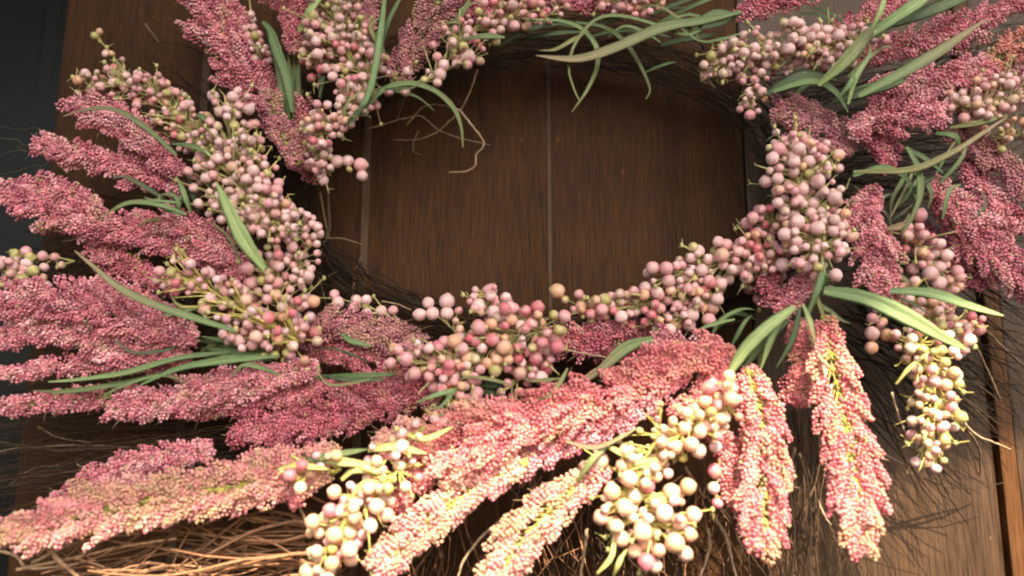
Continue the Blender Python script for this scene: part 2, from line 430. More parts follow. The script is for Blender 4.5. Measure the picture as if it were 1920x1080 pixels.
# single thin twigs and roots one can pick out
def twig(pts, wpx, d, col, name='twig', lab=None):
    ds = np.linspace(d[0], d[1], len(pts)) if isinstance(d, tuple) else np.full(len(pts), d)
    P = smooth_path([at(p[0], p[1], q) for p, q in zip(pts, ds)], max(10, len(pts) * 6))
    P = P + rng.normal(0, 0.00012, P.shape)
    mb = MB()
    r = wpx / 2 * unit(float(np.mean(ds)))
    mb.tube(P, np.linspace(r, r * 0.55, len(P)), col, 6)
    o = part(name, mb.mesh(name, M_TWIG))
    if lab: o['label'] = lab
T1, T2, T3 = (0.36, 0.26, 0.18), (0.20, 0.14, 0.09), (0.12, 0.08, 0.055)
for pts, wpx, d, col in [
    ([(895, 130), (882, 170), (865, 205), (840, 230), (815, 250), (780, 262), (735, 262)], 4, (0.05, 0.03), T2),
    ([(850, 205), (862, 208), (885, 235), (905, 262), (906, 275), (893, 290), (890, 312), (870, 322), (842, 323)], 5, (0.045, 0.03), T1),
    ([(690, 242), (760, 222), (790, 218), (820, 242), (860, 258), (920, 272)], 4, (0.035, 0.03), T2),
    ([(762, 235), (795, 200), (830, 197), (850, 205)], 3.5, 0.035, T2),
    ([(785, 245), (775, 268), (776, 285), (790, 290)], 3.5, 0.03, T3),
    ([(745, 225), (760, 180), (770, 160)], 3, 0.03, T3),
    ([(612, 345), (616, 390), (618, 430), (608, 455), (600, 480)], 6, (0.02, 0.03), T3),
    ([(600, 360), (607, 400), (612, 440), (598, 470)], 4, (0.03, 0.02), T2),
    ([(612, 447), (640, 447), (680, 458)], 3.5, 0.025, T2),
    ([(612, 520), (635, 508), (665, 505), (678, 478)], 4, 0.022, T3),
    ([(665, 520), (660, 560), (652, 580)], 4.5, 0.02, T2),
    ([(595, 510), (605, 545), (612, 575)], 4, 0.03, T2),
    ([(715, 565), (745, 570), (772, 582)], 3.5, 0.045, T1),
    ([(1348, 190), (1370, 205), (1388, 213)], 3, 0.02, T2),
    ([(272, 45), (285, 62), (298, 80)], 3, 0.01, T2),
    ([(1672, 735), (1685, 780), (1706, 830)], 5, 0.07, T1),
    ([(1640, 835), (1665, 855), (1692, 869)], 5, (0.06, 0.05), T1),
    ([(1800, 785), (1830, 815), (1870, 832), (1895, 843)], 6, (0.06, 0.03), T1),
    ([(1805, 795), (1835, 840), (1838, 890)], 5, (0.055, 0.02), T2),
    ([(1820, 630), (1850, 690), (1878, 755)], 5, (0.06, 0.04), T2),
    ([(1850, 620), (1890, 660), (1925, 690)], 5, (0.05, 0.04), T2),
    ([(1500, 850), (1512, 900), (1520, 960), (1518, 1080)], 6, (0.06, 0.05), T2),
    ([(1490, 840), (1480, 900), (1490, 1000), (1485, 1090)], 6, (0.06, 0.05), T2),
    ([(1532, 935), (1545, 965), (1558, 985)], 6, 0.05, T1),
    ([(1340, 970), (1362, 1010), (1382, 1090)], 8, 0.06, T1),
    ([(1328, 990), (1330, 1030), (1310, 1090)], 7, 0.06, T1),
    ([(1100, 990), (1095, 1040), (1085, 1090)], 7, 0.06, T1),
    ([(1285, 875), (1300, 900), (1322, 935)], 6, 0.06, T1),
    ([(940, 975), (900, 1010), (870, 1050), (858, 1085)], 7, 0.07, T1),
    ([(85, 1020), (110, 1050), (150, 1085)], 11, 0.085, (0.45, 0.27, 0.17)),
    ([(-5, 1032), (30, 1042), (52, 1065), (110, 1062), (180, 1050)], 6, 0.08, (0.5, 0.33, 0.22)),
    ([(30, 1068), (120, 1050), (230, 1025), (330, 1010)], 7, 0.08, (0.5, 0.3, 0.18)),
    ([(560, 945), (572, 975), (580, 1000)], 6, 0.08, (0.5, 0.33, 0.22)),
    ([(60, 1055), (150, 1015), (260, 1000)], 7, 0.085, (0.48, 0.3, 0.19)),
    ([(-10, 848), (60, 838), (170, 835), (300, 842)], 5, 0.035, T2),
    ([(70, 800), (110, 820), (170, 830)], 4, 0.035, T2),
    ([(10, 915), (60, 880), (110, 872)], 4, 0.035, T3),
    ([(1555, 690), (1530, 660), (1512, 610)], 8, (0.1, 0.08), T1),
    ([(1880, 228), (1860, 240), (1820, 265)], 5, 0.09, T2),
    ([(1012, 650), (1080, 660), (1145, 672)], 6, 0.075, T1),
    ([(1088, 718), (1110, 700), (1150, 672)], 11, 0.085, (0.5, 0.36, 0.2)),
]:
    twig(pts, wpx, d, col)

# ---- flower plumes
PINK = np.array([(0.63, 0.205, 0.270), (0.55, 0.160, 0.220), (0.71, 0.29, 0.345), (0.35, 0.08, 0.130), (0.80, 0.46, 0.50)])
DULL = np.array([(0.46, 0.165, 0.225), (0.36, 0.12, 0.17), (0.56, 0.25, 0.30), (0.48, 0.26, 0.23)])
DEEP = np.array([(0.54, 0.14, 0.195), (0.43, 0.10, 0.15), (0.62, 0.20, 0.265), (0.30, 0.060, 0.095), (0.66, 0.30, 0.34)])
PALE = np.array([(0.68, 0.215, 0.245), (0.62, 0.165, 0.20), (0.76, 0.33, 0.33), (0.74, 0.38, 0.29), (0.52, 0.11, 0.16)])
CREAM = np.array([(0.70, 0.30, 0.31), (0.74, 0.42, 0.38), (0.72, 0.48, 0.30), (0.62, 0.20, 0.25), (0.66, 0.26, 0.27)])
PEACH = np.array([(0.60, 0.24, 0.19), (0.64, 0.30, 0.24), (0.52, 0.17, 0.17), (0.66, 0.36, 0.28)])
GREEN = (0.24, 0.25, 0.11)
n_tri = [0]
def plume(pts, wpx, d, pal=PINK, core=0.0, bead=3.3, lab=None, single=False, cover=1.0, taper=0.35, angle=44, base_t=0.65, stemcol=GREEN):
    """a plume from its base to its tip: a stem with bead covered branchlets all round it; core > 0 leaves the front of the stem open"""
    d0, d1 = d if isinstance(d, tuple) else (d, d)
    dd = np.linspace(d0, d1, len(pts)); dm = (d0 + d1) / 2
    U = unit(dm)
    P = smooth_path([at(p[0], p[1], q) for p, q in zip(pts, dd)], 60)
    Lp = np.sum(np.linalg.norm(np.diff(P, axis=0), axis=1)) / U
    T = np.gradient(P, axis=0); T /= np.linalg.norm(T, axis=1)[:, None]
    nrm = np.array((0, -1.0, 0)) - T * (T @ np.array((0, -1.0, 0)))[:, None]; nrm /= np.linalg.norm(nrm, axis=1)[:, None]
    S = np.cross(T, nrm)
    stem = MB()
    stem.tube(P, np.linspace(3.2, 1.4, 60) * U, np.array(stemcol) * 0.8, 6)
    twigs = MB()
    step = 14.5 / cover
    na = max(8, int(Lp / step))
    wob = rng.uniform(0, 6.28, 6); wf = rng.uniform(5, 13, 4); wa = rng.uniform(0.03, 0.08, 4) if core > .6 else rng.uniform(0.06, 0.15, 4); sparse = rng.uniform(0.04, 0.14)
    angle = (angle + 12 if core > 0.6 else angle) + rng.uniform(-6, 6)
    blobs = []
    for i in range(na):
        t = (i + rng.uniform(-.3, .3)) / na
        t = min(max(t, 0.0), 1.0)
        q = min(int(t * 59), 59)
        # envelope
        W = (wpx * (0.94 if core > .6 else 1.02) / 2 - 7) * (base_t + (1 - base_t) * min(1, t / 0.25)) * (1 if t < 0.55 else 1 - (1 - taper) * ((t - 0.55) / 0.45) ** 1.3)
        edge = {-1: 1 + wa[0] * math.sin(wf[0] * t + wob[0]) + wa[1] * math.sin(2.3 * wf[1] * t + wob[1]), 1: 1 + wa[2] * math.sin(wf[2] * t + wob[2]) + wa[3] * math.sin(2.3 * wf[3] * t + wob[3])}
        phs = [-1.45, -0.75, 0.0, 0.75, 1.45]
        if core: phs = [-1.75, -1.2, 1.2, 1.75] + ([0.0] if rng.random() > core else []) + ([rng.choice((-.7, .7))] if rng.random() > core * 0.8 else [])
        for ph in phs:
            if rng.random() < sparse: continue
            p_ = ph + rng.normal(0, 0.22)
            dr = math.cos(p_) * nrm[q] * 0.62 + math.sin(p_) * S[q]
            al = math.radians(angle + rng.normal(0, 9))
            Wl = W * rng.uniform(0.76 if core > .6 else 0.64, 1.12) * edge[1 if p_ > 0 else -1] * (0.75 if abs(p_) < 0.5 else 1.0)
            D = dr * math.cos(al) + T[q] * math.sin(al)
            L = Wl / math.cos(min(al, math.radians(55))) * (0.84 if core > .6 else 0.92) * U
            if t > 0.85: L *= 0.8
            u0 = 0.36 if core > 0.5 else 0.18
            rb = rng.uniform(5.0, 9.5) * U * (0.8 + 0.2 * min(1, wpx / 90)) * (1.15 if bead > 3.6 else 1)
            per = 6.283 * rb / (bead * U * 2.0)
            nb = max(12, int(per * (L * (1 - u0) + rb) / (bead * U * 2.25)))
            uu = u0 + (1 - u0) * (np.arange(nb) + 0.5) / nb
            ga = np.arange(nb) * 2.39996 + rng.uniform(0, 6.28) + rng.normal(0, 0.13, nb)
            Dn = D / np.linalg.norm(D)
            e1 = np.cross(Dn, (0.2, -0.9, 0.4)); e1 /= np.linalg.norm(e1); e2 = np.cross(Dn, e1)
            endc = np.clip((uu - 0.72) / 0.28, 0, 1)      # round the end over
            rv = (e1 * np.cos(ga)[:, None] + e2 * np.sin(ga)[:, None]) * np.sqrt(1 - 0.92 * endc ** 2)[:, None] + Dn * (endc ** 1.5 * 0.5)[:, None]
            keep = rv[:, 1] < 0.38
            uu, rv = uu[keep], rv[keep]; nb = len(uu)
            if nb < 4: continue
            lump = 0.92 + 0.22 * np.sin(uu * 11 + rng.uniform(0, 6))
            C = P[q] + D * (uu * L)[:, None] + T[q] * ((uu ** 2) * L * 0.18)[:, None]
            C = C + rv * (rb * lump * rng.uniform(0.86, 1.1, nb))[:, None]
            R = bead * U * rng.uniform(0.70, 1.15, nb)
            base = pal[rng.integers(len(pal))]
            col = base[None] * 0.55 + pal[rng.integers(len(pal), size=nb)] * 0.45
            col = col * rng.uniform(0.82, 1.18, (nb, 1))
            if rng.random() < (0.13 if core > .6 else 0.02): col = col * 0.45 + np.array((0.46, 0.36, 0.17)) * 0.55
            k_ = rng.random(nb) < (0.03 if core else 0.012)
            col[k_] = np.array((0.42, 0.36, 0.2))
            blobs.append((C, R, col))
            if rng.random() < 0.35:
                e = C[-1] + (D / np.linalg.norm(D) + rng.normal(0, 0.45, 3)) * rng.uniform(5, 14) * U
                twigs.tube([C[-1], (C[-1] + e) / 2 + rng.normal(0, 1.2 * U, 3), e], [0.75 * U, 0.7 * U, 0.4 * U], np.array((0.42, 0.30, 0.2)) * rng.uniform(.6, 1.2), 3)
            if core or rng.random() < 0.3:
                e = P[q] + D * L * 0.6
                twigs.tube([P[q], (P[q] + e) / 2 + rng.normal(0, U, 3), e], [1.3 * U, 1.1 * U, 0.7 * U], np.array(stemcol) * rng.uniform(.7, 1.3), 4)
        if core:      # small leafy scales along the open stem
            for _ in range(5):
                p_ = rng.uniform(-1.1, 1.1)
                dr = math.cos(p_) * nrm[q] * 0.7 + math.sin(p_) * S[q]
                D = dr * 0.7 + T[q] * rng.uniform(0.2, 1.0)
                e = P[q] + D * rng.uniform(8, 20) * U
                twigs.tube([P[q], (P[q] + e) / 2 + rng.normal(0, U, 3), e], [1.1 * U, 2.0 * U, 0.5 * U], np.array(stemcol) * rng.uniform(.8, 1.5) * (1.1, 1.05, .8), 4)
    for v_, f_, c_ in zip(twigs.v, twigs.f, twigs.c): pass
    if twigs.v:
        stem.add(np.concatenate(twigs.v), np.concatenate(twigs.f), np.concatenate(twigs.c))
    o = part('flower_plume', stem.mesh('flower_plume', M_STEM), label=lab or 'plume of tiny pink beads')
    if single:
        for C, R, col in blobs:
            mb = MB(); c0 = C.mean(0); mb.beads(C - c0, R, col)
            b = link('floret_cluster', mb.mesh('floret_cluster', M_FLORET), o); b.location = tuple(c0)
            n_tri[0] += len(C) * 80
    else:
        mb = MB()
        for C, R, col in blobs: mb.beads(C, R, col)
        n_tri[0] += sum(len(b[0]) for b in blobs) * 80
        link('florets', mb.mesh('florets', M_FLORET), o, kind='stuff')
    return o

ICO1 = (ICO1[0], ICO1[1])
plumes = [
 # upper left
 dict(pts=[(600, 340), (548, 240), (470, 150), (405, 60), (355, -40)], wpx=125, d=(0.045, 0.06), pal=PINK, taper=0.6, lab='large salmon pink plume at the upper left'),
 dict(pts=[(470, 60), (400, -20), (380, -80)], wpx=90, d=0.05, pal=PINK),
 dict(pts=[(552, 105), (555, 40), (560, -60)], wpx=95, d=0.062, pal=DEEP, taper=0.8),
 dict(pts=[(560, 310), (520, 230), (500, 170)], wpx=70, d=0.07, pal=DULL, core=0.9, lab='half open plume with a mossy green core'),
 dict(pts=[(735, 160), (775, 90), (815, 20), (840, -40)], wpx=105, d=0.058, pal=DULL, core=0.6, taper=0.7, lab='dusty pink plume with a green core above the hole'),
 dict(pts=[(700, -10), (640, -40)], wpx=60, d=0.05, pal=DEEP),
 dict(pts=[(1180, 20), (1100, 10), (1020, -10)], wpx=62, d=0.05, pal=DEEP),
 dict(pts=[(1380, 30), (1440, 5), (1560, -30)], wpx=85, d=0.066, pal=DEEP, taper=0.9),
 # right
 dict(pts=[(1600, 120), (1690, 85), (1790, 60), (1880, 20)], wpx=95, d=0.06, pal=PINK, taper=0.6, lab='pink plume pointing to the upper right corner'),
 dict(pts=[(1620, 180), (1700, 160), (1780, 150), (1850, 130)], wpx=105, d=0.068, pal=PINK, taper=0.6),
 dict(pts=[(1750, 50), (1850, 30), (1960, 0)], wpx=55, d=0.052, pal=DEEP),
 dict(pts=[(1850, 130), (1900, 90), (1960, 70)], wpx=80, d=0.055, pal=PEACH, core=0.6, lab='peach coloured plume at the right edge'),
 dict(pts=[(1590, 250), (1650, 225), (1715, 215), (1765, 215)], wpx=108, d=0.082, pal=PINK, taper=0.75, lab='rounded pink plume seen from its tip'),
 dict(pts=[(1600, 235), (1640, 265), (1665, 300)], wpx=85, d=0.074, pal=DEEP, taper=0.7),
 dict(pts=[(1600, 290), (1550, 255), (1500, 225), (1455, 205)], wpx=95, d=0.072, pal=DULL, taper=0.7, lab='dull mauve plume curling towards the hole'),
 dict(pts=[(1600, 240), (1550, 230), (1480, 190)], wpx=60, d=0.066, pal=DULL, taper=0.7),
 dict(pts=[(1770, 255), (1850, 290), (1940, 370)], wpx=85, d=0.062, pal=DULL, core=0.5, taper=0.8),
 dict(pts=[(1745, 335), (1800, 400), (1860, 470), (1940, 540)], wpx=115, d=(0.07, 0.06), pal=PINK, core=0.35, taper=0.8, lab='broad pink plume running down off the right edge'),
 dict(pts=[(1750, 380), (1820, 460), (1930, 540)], wpx=90, d=(0.062, 0.055), pal=DEEP, taper=0.8),
 dict(pts=[(1640, 350), (1625, 400), (1640, 470), (1665, 550)], wpx=112, d=0.078, pal=PINK, core=0.45, taper=0.6, lab='pink plume hanging beside the right berries'),
 dict(pts=[(1535, 475), (1520, 520), (1485, 560), (1455, 585)], wpx=70, d=0.07, pal=PINK, taper=0.6),
 dict(pts=[(1450, 470), (1440, 520), (1448, 575)], wpx=68, d=0.064, pal=DEEP, taper=0.6),
 dict(pts=[(1560, 60), (1640, 30), (1740, -20)], wpx=90, d=0.05, pal=DEEP),
 dict(pts=[(1640, 210), (1740, 200), (1830, 190)], wpx=80, d=0.056, pal=PINK),
 dict(pts=[(620, 60), (560, 20), (500, -30)], wpx=80, d=0.045, pal=DEEP),
 dict(pts=[(700, 60), (690, 20), (700, -40)], wpx=70, d=0.045, pal=DULL),
 dict(pts=[(960, 30), (900, 20), (840, -20)], wpx=70, d=0.045, pal=DEEP),
 dict(pts=[(430, 470), (330, 420), (240, 410)], wpx=70, d=0.05, pal=PINK),
 dict(pts=[(1720, 420), (1790, 500), (1850, 540)], wpx=66, d=0.05, pal=DEEP),
 # lower right, sunlit
 dict(pts=[(1545, 590), (1555, 660), (1580, 780), (1600, 900), (1615, 1020)], wpx=150, d=(0.085, 0.10), pal=PALE, core=0.85, stemcol=(0.40, 0.38, 0.13), bead=3.9, single=True, taper=0.45, lab='long pink plume hanging down with an open green core, sunlit'),
 dict(pts=[(1400, 690), (1425, 790), (1432, 900), (1432, 1040)], wpx=135, d=(0.09, 0.10), pal=PALE, core=0.8, stemcol=(0.42, 0.40, 0.14), bead=3.9, taper=0.4, lab='hanging pink plume beside the open one, sunlit'),
 dict(pts=[(1350, 640), (1240, 690), (1120, 745), (980, 800), (820, 880)], wpx=128, d=(0.085, 0.098), pal=PALE, bead=3.8, taper=0.6, lab='long bright pink plume lying diagonally across the bottom'),
 dict(pts=[(1280, 700), (1180, 770), (1020, 850), (900, 905)], wpx=80, d=(0.085, 0.09), pal=PINK, bead=3.8, taper=0.5),
 dict(pts=[(1340, 680), (1220, 640)], wpx=80, d=0.075, pal=PINK, taper=0.6),
 dict(pts=[(990, 865), (900, 910), (810, 975), (705, 1065)], wpx=118, d=0.095, pal=CREAM, core=0.85, stemcol=(0.42, 0.40, 0.14), bead=4.0, single=True, taper=0.55, lab='pale pink plume with an open green core pointing down left'),
 dict(pts=[(1140, 870), (1060, 930), (990, 1000), (930, 1090)], wpx=130, d=0.095, pal=CREAM, core=0.8, stemcol=(0.42, 0.40, 0.14), bead=4.0, single=True, taper=0.7, lab='pale peach pink plume running off the bottom edge'),
 dict(pts=[(1500, 600), (1500, 680), (1490, 760)], wpx=80, d=0.075, pal=PALE, bead=3.6),
 dict(pts=[(1330, 800), (1370, 860), (1385, 960)], wpx=74, d=0.084, pal=PALE, bead=3.7, core=0.3),
 dict(pts=[(1370, 650), (1330, 730), (1300, 800)], wpx=80, d=0.082, pal=PALE, bead=3.7, core=0.3),
 dict(pts=[(1420, 690), (1360, 740), (1250, 770)], wpx=70, d=0.086, pal=PALE, bead=3.7),
 dict(pts=[(900, 760), (800, 800), (700, 830)], wpx=70, d=0.084, pal=CREAM, bead=3.7, core=0.5),
 dict(pts=[(980, 760), (880, 790), (760, 850)], wpx=84, d=0.09, pal=PALE, bead=3.7, core=0.4),
 dict(pts=[(860, 850), (780, 900), (740, 960)], wpx=70, d=0.085, pal=PALE, bead=3.7),
 dict(pts=[(640, 850), (560, 860), (450, 870)], wpx=70, d=0.084, pal=CREAM, bead=3.6, core=0.5),
 dict(pts=[(560, 950), (545, 900), (500, 880)], wpx=60, d=0.09, pal=PALE, bead=3.7),
 dict(pts=[(1800, 300), (1870, 390), (1960, 430)], wpx=90, d=0.056, pal=PINK),
 dict(pts=[(1800, 200), (1880, 150), (1960, 130)], wpx=80, d=0.05, pal=DULL),
 # lower left
 dict(pts=[(640, 880), (480, 905), (330, 930), (170, 965), (10, 1000)], wpx=146, d=(0.09, 0.10), pal=CREAM, core=0.8, stemcol=(0.42, 0.40, 0.14), bead=3.8, taper=0.5, lab='long bright plume with a yellow green core pointing to the lower left'),
 dict(pts=[(400, 840), (290, 862), (190, 905), (80, 965)], wpx=84, d=0.072, pal=PINK, core=0.3, taper=0.6),
 dict(pts=[(830, 730), (700, 760), (580, 790), (440, 815)], wpx=112, d=0.066, pal=DEEP, taper=0.5, lab='deep pink plume under the berries at the bottom'),
 dict(pts=[(800, 700), (700, 720), (560, 790)], wpx=90, d=0.058, pal=DEEP),
 dict(pts=[(600, 690), (480, 715), (340, 745), (205, 770)], wpx=92, d=0.074, pal=PINK, core=0.25, taper=0.5, lab='long pink plume pointing left below the grass blades'),
 dict(pts=[(620, 720), (500, 750), (330, 775)], wpx=70, d=0.068, pal=DEEP),
 dict(pts=[(375, 640), (280, 610), (150, 575), (-30, 560)], wpx=120, d=0.074, pal=PINK, taper=0.7, lab='broad pink plume reaching the left edge'),
 dict(pts=[(350, 600), (260, 560), (150, 530)], wpx=70, d=0.066, pal=PINK),
 dict(pts=[(360, 670), (240, 660), (110, 620), (-20, 640)], wpx=88, d=0.07, pal=PINK, taper=0.6),
 dict(pts=[(330, 690), (200, 680), (80, 690), (-30, 705)], wpx=62, d=0.064, pal=PINK),
 dict(pts=[(260, 735), (140, 750), (-20, 765)], wpx=62, d=0.064, pal=PINK, core=0.6),
 dict(pts=[(465, 520), (400, 460), (315, 405)], wpx=92, d=0.068, pal=PINK, taper=0.6, lab='pink plume beside the pale grass blade'),
 dict(pts=[(460, 520), (340, 460), (220, 430), (90, 400), (-30, 345)], wpx=95, d=(0.06, 0.064), pal=PINK, taper=0.7, lab='long pink plume across the left side'),
 dict(pts=[(330, 540), (240, 500), (160, 455)], wpx=72, d=0.056, pal=DEEP, core=0.4),
 dict(pts=[(190, 390), (100, 355), (-30, 360)], wpx=72, d=0.056, pal=PINK, core=0.3),
 dict(pts=[(350, 360), (250, 320), (150, 290), (60, 275)], wpx=88, d=0.056, pal=PINK, taper=0.55, lab='pink plume pointing left towards the dark glass'),
 dict(pts=[(345, 330), (270, 265), (200, 220), (130, 190)], wpx=92, d=0.064, pal=PINK, taper=0.5, lab='pink plume with a thin grass blade lying over it'),
 # inner bottom
 dict(pts=[(545, 640), (620, 615), (690, 620), (790, 650)], wpx=88, d=0.056, pal=DULL, core=0.4, taper=0.8),
 dict(pts=[(560, 660), (640, 660), (720, 660)], wpx=70, d=0.05, pal=DEEP, core=0.3),
 dict(pts=[(1190, 610), (1110, 635), (1000, 645)], wpx=88, d=0.056, pal=DEEP, taper=0.6, lab='deep pink plume at the lower rim of the hole'),
 dict(pts=[(1280, 610), (1180, 630), (1100, 660)], wpx=80, d=0.05, pal=DEEP),
]
for pk in plumes: plume(**pk)

# ---- berries
B_PALE, B_PINK, B_ROSE, B_GREEN, B_PEACH, B_RED = [np.array(c) for c in
    ((0.74, 0.49, 0.51), (0.68, 0.34, 0.38), (0.62, 0.18, 0.23), (0.46, 0.43, 0.18), (0.72, 0.42, 0.29), (0.58, 0.12, 0.16))]
PALS = {'pale': [(B_PALE, 6), (B_PINK, 2.5), (B_GREEN, .6), (B_PEACH, .5)],
        'mix': [(B_PALE, 3.5), (B_PINK, 3.5), (B_ROSE, 1.2), (B_GREEN, 1), (B_PEACH, .8)],
        'pink': [(B_PALE, 1.5), (B_PINK, 4), (B_ROSE, 2.5), (B_PEACH, 1), (B_GREEN, .3)],
        'warm': [(B_PALE, 2), (B_PINK, 2.5), (B_ROSE, 2), (B_PEACH, 3), (B_GREEN, 1.2), (B_RED, .6)],
        'cream': [(np.array((0.68, 0.50, 0.36)), 3), (B_PALE, 2.5), (np.array((0.46, 0.42, 0.14)), 1.8), (B_PEACH, 1.4), (B_PINK, 2.4), (B_ROSE, .9)],
        'green': [(B_GREEN, 3.2), (B_PEACH, 2.5), (B_PINK, 2), (B_PALE, 2)]}
def berry_color(pal, V, r=None):
    r = r or random
    tot = sum(w_ for _, w_ in pal); x = r.random() * tot
    for c, w_ in pal:
        x -= w_
        if x <= 0: break
    c2 = B_PALE * 1.08 if r.random() < 0.7 else B_GREEN
    ax = np.array([r.gauss(0, 1) for _ in range(3)]); ax /= np.linalg.norm(ax)
    k = np.clip((V @ ax) * 0.75 + r.uniform(-0.2, 0.35), 0, 1)[:, None]
    out = (c[None] * (1 - k * 0.6) + c2[None] * k * 0.6) * r.uniform(0.86, 1.1)
    z = V[:, 2] / np.linalg.norm(V, axis=1)
    out[z > 0.985] = np.array((0.30, 0.19, 0.12))
    a2 = np.array([r.gauss(0, 1) for _ in range(3)]); a2 /= np.linalg.norm(a2)
    bl = (V @ a2) > 0.86                    # a riper or rubbed spot
    out[bl] *= np.array((0.9, 0.72, 0.7)) if r.random() < 0.6 else 1.1
    return out
def berry_geo(tmpl):
    v, f = tmpl
    v = v.copy()
    z = v[:, 2]
    v[:, 2] = z * 0.97
    tip = z > 0.93                                   # small nub at the blossom end
    v[tip, 2] += 0.10
    low = z < -0.93
    v[low, 2] += 0.10
    return v, f
BG3, BG2 = berry_geo(ICO3), berry_geo(ICO2)
BMESH = {}
for key, pal in PALS.items():
    BMESH[key] = []
    for q in range(10):
        mb = MB(); mb.add(BG3[0], BG3[1], berry_color(pal, BG3[0])); BMESH[key].append(mb.mesh('berry', M_BERRY))

pending = []      # (radius px, sprig index, location, radius, quaternion, palette)
sprigs = []
def sprig(pts, wpx, n, r=12.8, d=0.07, pal='mix', lab=None, twigc=(0.38, 0.36, 0.16), buds=0.36, explicit=None, tw=2.2):
    mx_, my_ = np.mean([p[0] for p in pts]), np.mean([p[1] for p in pts])
    if my_ > 740: kf = 0.86
    elif mx_ < 720 and my_ < 480: kf = 0.82
    elif my_ < 260: kf = 0.84
    elif mx_ < 720: kf = 0.90
    else: kf = 0.95
    r = r * kf
    if n > 9: n = int(n * 1.32 / kf ** 1.5)
    d0, d1 = d if isinstance(d, tuple) else (d, d)
    dm = (d0 + d1) / 2; U = unit(dm)
    dd = np.linspace(d0, d1, len(pts))
    P = smooth_path([at(p[0], p[1], q) for p, q in zip(pts, dd)], 40)
    mb = MB()
    mb.tube(P, np.linspace(tw, tw * 0.5, 40) * U, np.array(twigc) * 0.8, 6)
    pl = []
    if explicit:
        for e in explicit: pl.append((at(e[0], e[1], dm + (e[3] if len(e) > 3 else 0)), e[2] * U * (0.93 if e[1] < 700 else 0.9)))
    tries = 0
    while len(pl) < n and tries < n * 120:
        tries += 1
        t = rng.random(); q = min(int(t * 39), 39)
        rr = r * 0.90 * rng.uniform(0.62, 1.18) * U
        if rng.random() < 0.12: rr *= 0.72
        a = rng.uniform(0, 2 * math.pi); rad = wpx / 2 * U * math.sqrt(rng.random()) * (1.0 if t < 0.8 else 0.75)
        dep = rng.uniform(-0.45, 0.7) * min(wpx, 75) * U * 0.5
        c = P[q] + np.array((math.cos(a) * rad, -dep, math.sin(a) * rad))
        ok = True
        lim = 0.86 if tries < n * 60 else 0.72
        for c2, r2 in pl:
            if np.linalg.norm(c - c2) < (rr + r2) * lim: ok = False; break
        if ok: pl.append((c, rr))
    idx = len(sprigs)
    for c, rr in pl:
        dist = np.linalg.norm(P - c, axis=1); q = max(int(np.argmin(dist)) - int(6), 0)
        s = P[q]; m_ = (s + c) / 2 + (P[min(q + 6, 39)] - s) * 0.25 + rng.normal(0, U * 2, 3)
        mb.tube(smooth_path([s, m_, c], 6), np.linspace(1.6, 1.0, 6) * U, np.array(twigc) * rng.uniform(.75, 1.25), 4)
        dr = Vector(tuple(c - m_)).normalized()
        quat = dr.to_track_quat('Z', 'Y')
        pending.append((rr / U * (0.9 + rng.random() * .1) + (c[1] < -dm) * 1.0, idx, c, rr, quat, pal))
        if rng.random() < buds:      # bare twig tips and green buds between the berries
            e = s + (c - s) * rng.uniform(1.0, 1.7) + rng.normal(0, 9 * U, 3)
            mb.tube([s, (s + e) / 2 + rng.normal(0, 2 * U, 3), e], [1.5 * U, 1.3 * U, 0.8 * U], np.array(twigc) * 1.25, 4)
            if rng.random() < 0.6:
                v = ICO2[0] * (3.6 * U, 3.6 * U, 5 * U)
                mb.add(v + e, ICO2[1], np.array((0.42, 0.42, 0.18)) * rng.uniform(.8, 1.2))
            for _ in range(2):
                e2 = e + rng.normal(0, 7 * U, 3)
                mb.tube([(s + e) / 2, e, e2], [1.1 * U, 1.1 * U, 0.6 * U], np.array(twigc) * 1.3, 4)
    o = part('berry_sprig', mb.mesh('berry_sprig', M_STEM), label=lab or 'sprig of small frosted pink berries')
    sprigs.append(o)

YG = (0.50, 0.45, 0.15)
S = sprig
S([(250, 150), (215, 110), (180, 65)], 30, 8, 11, 0.062, 'green', 'lone sprig tip sticking up at the upper left')
S([(380, 240), (300, 185), (230, 160), (160, 150)], 68, 40, 12.5, 0.062, 'mix')
S([(400, 290), (350, 240), (300, 190), (280, 150)], 85, 42, 12, 0.066, 'mix')
S([(500, 420), (440, 330), (430, 250), (440, 180)], 105, 62, 13.5, (0.075, 0.08), 'pale', 'dense sprig of pale berries at the left')
S([(520, 400), (480, 330), (480, 250)], 80, 26, 13, 0.07, 'mix', twigc=YG)
S([(470, 430), (410, 380), (375, 310)], 70, 26, 13.5, 0.074, 'pale')
S([(540, 440), (500, 390), (470, 340)], 80, 20, 14, 0.078, 'pale')
S([(560, 500), (575, 450), (540, 400)], 75, 26, 13.5, 0.066, 'pale', 'pale cream berries on the left rim of the hole')
S([(540, 640), (525, 560), (500, 480)], 120, 50, 14.5, 0.068, 'mix')
S([(560, 640), (450, 580), (370, 530), (300, 510)], 90, 52, 13.5, 0.078, 'mix', 'sprig with yellow green twigs at the lower left', twigc=YG, buds=0.6, tw=4)
S([(480, 640), (420, 620)], 50, 12, 13, 0.076, 'pale')
S([(690, 150), (650, 100), (630, 40), (620, -30)], 118, 82, 13.5, 0.07, 'mix', 'large sprig hanging from the top edge')
S([(600, 140), (585, 80)], 60, 18, 12.5, 0.066, 'pink')
S([(600, 250), (640, 210), (680, 175)], 75, 34, 13.5, 0.074, 'mix')
S([(590, 230), (590, 270), (620, 330)], 60, 16, 13, 0.066, 'pale')
S([(600, 300), (640, 300), (685, 310)], 40, 3, 13.5, 0.06, 'pale', explicit=[(632, 303, 14), (652, 302, 13), (676, 309, 15), (679, 330, 13), (655, 318, 7), (601, 323, 14), (598, 292, 12), (580, 310, 14), (606, 338, 12)])
S([(480, 70), (490, 110), (470, 20)], 40, 12, 11, 0.055, 'pale')
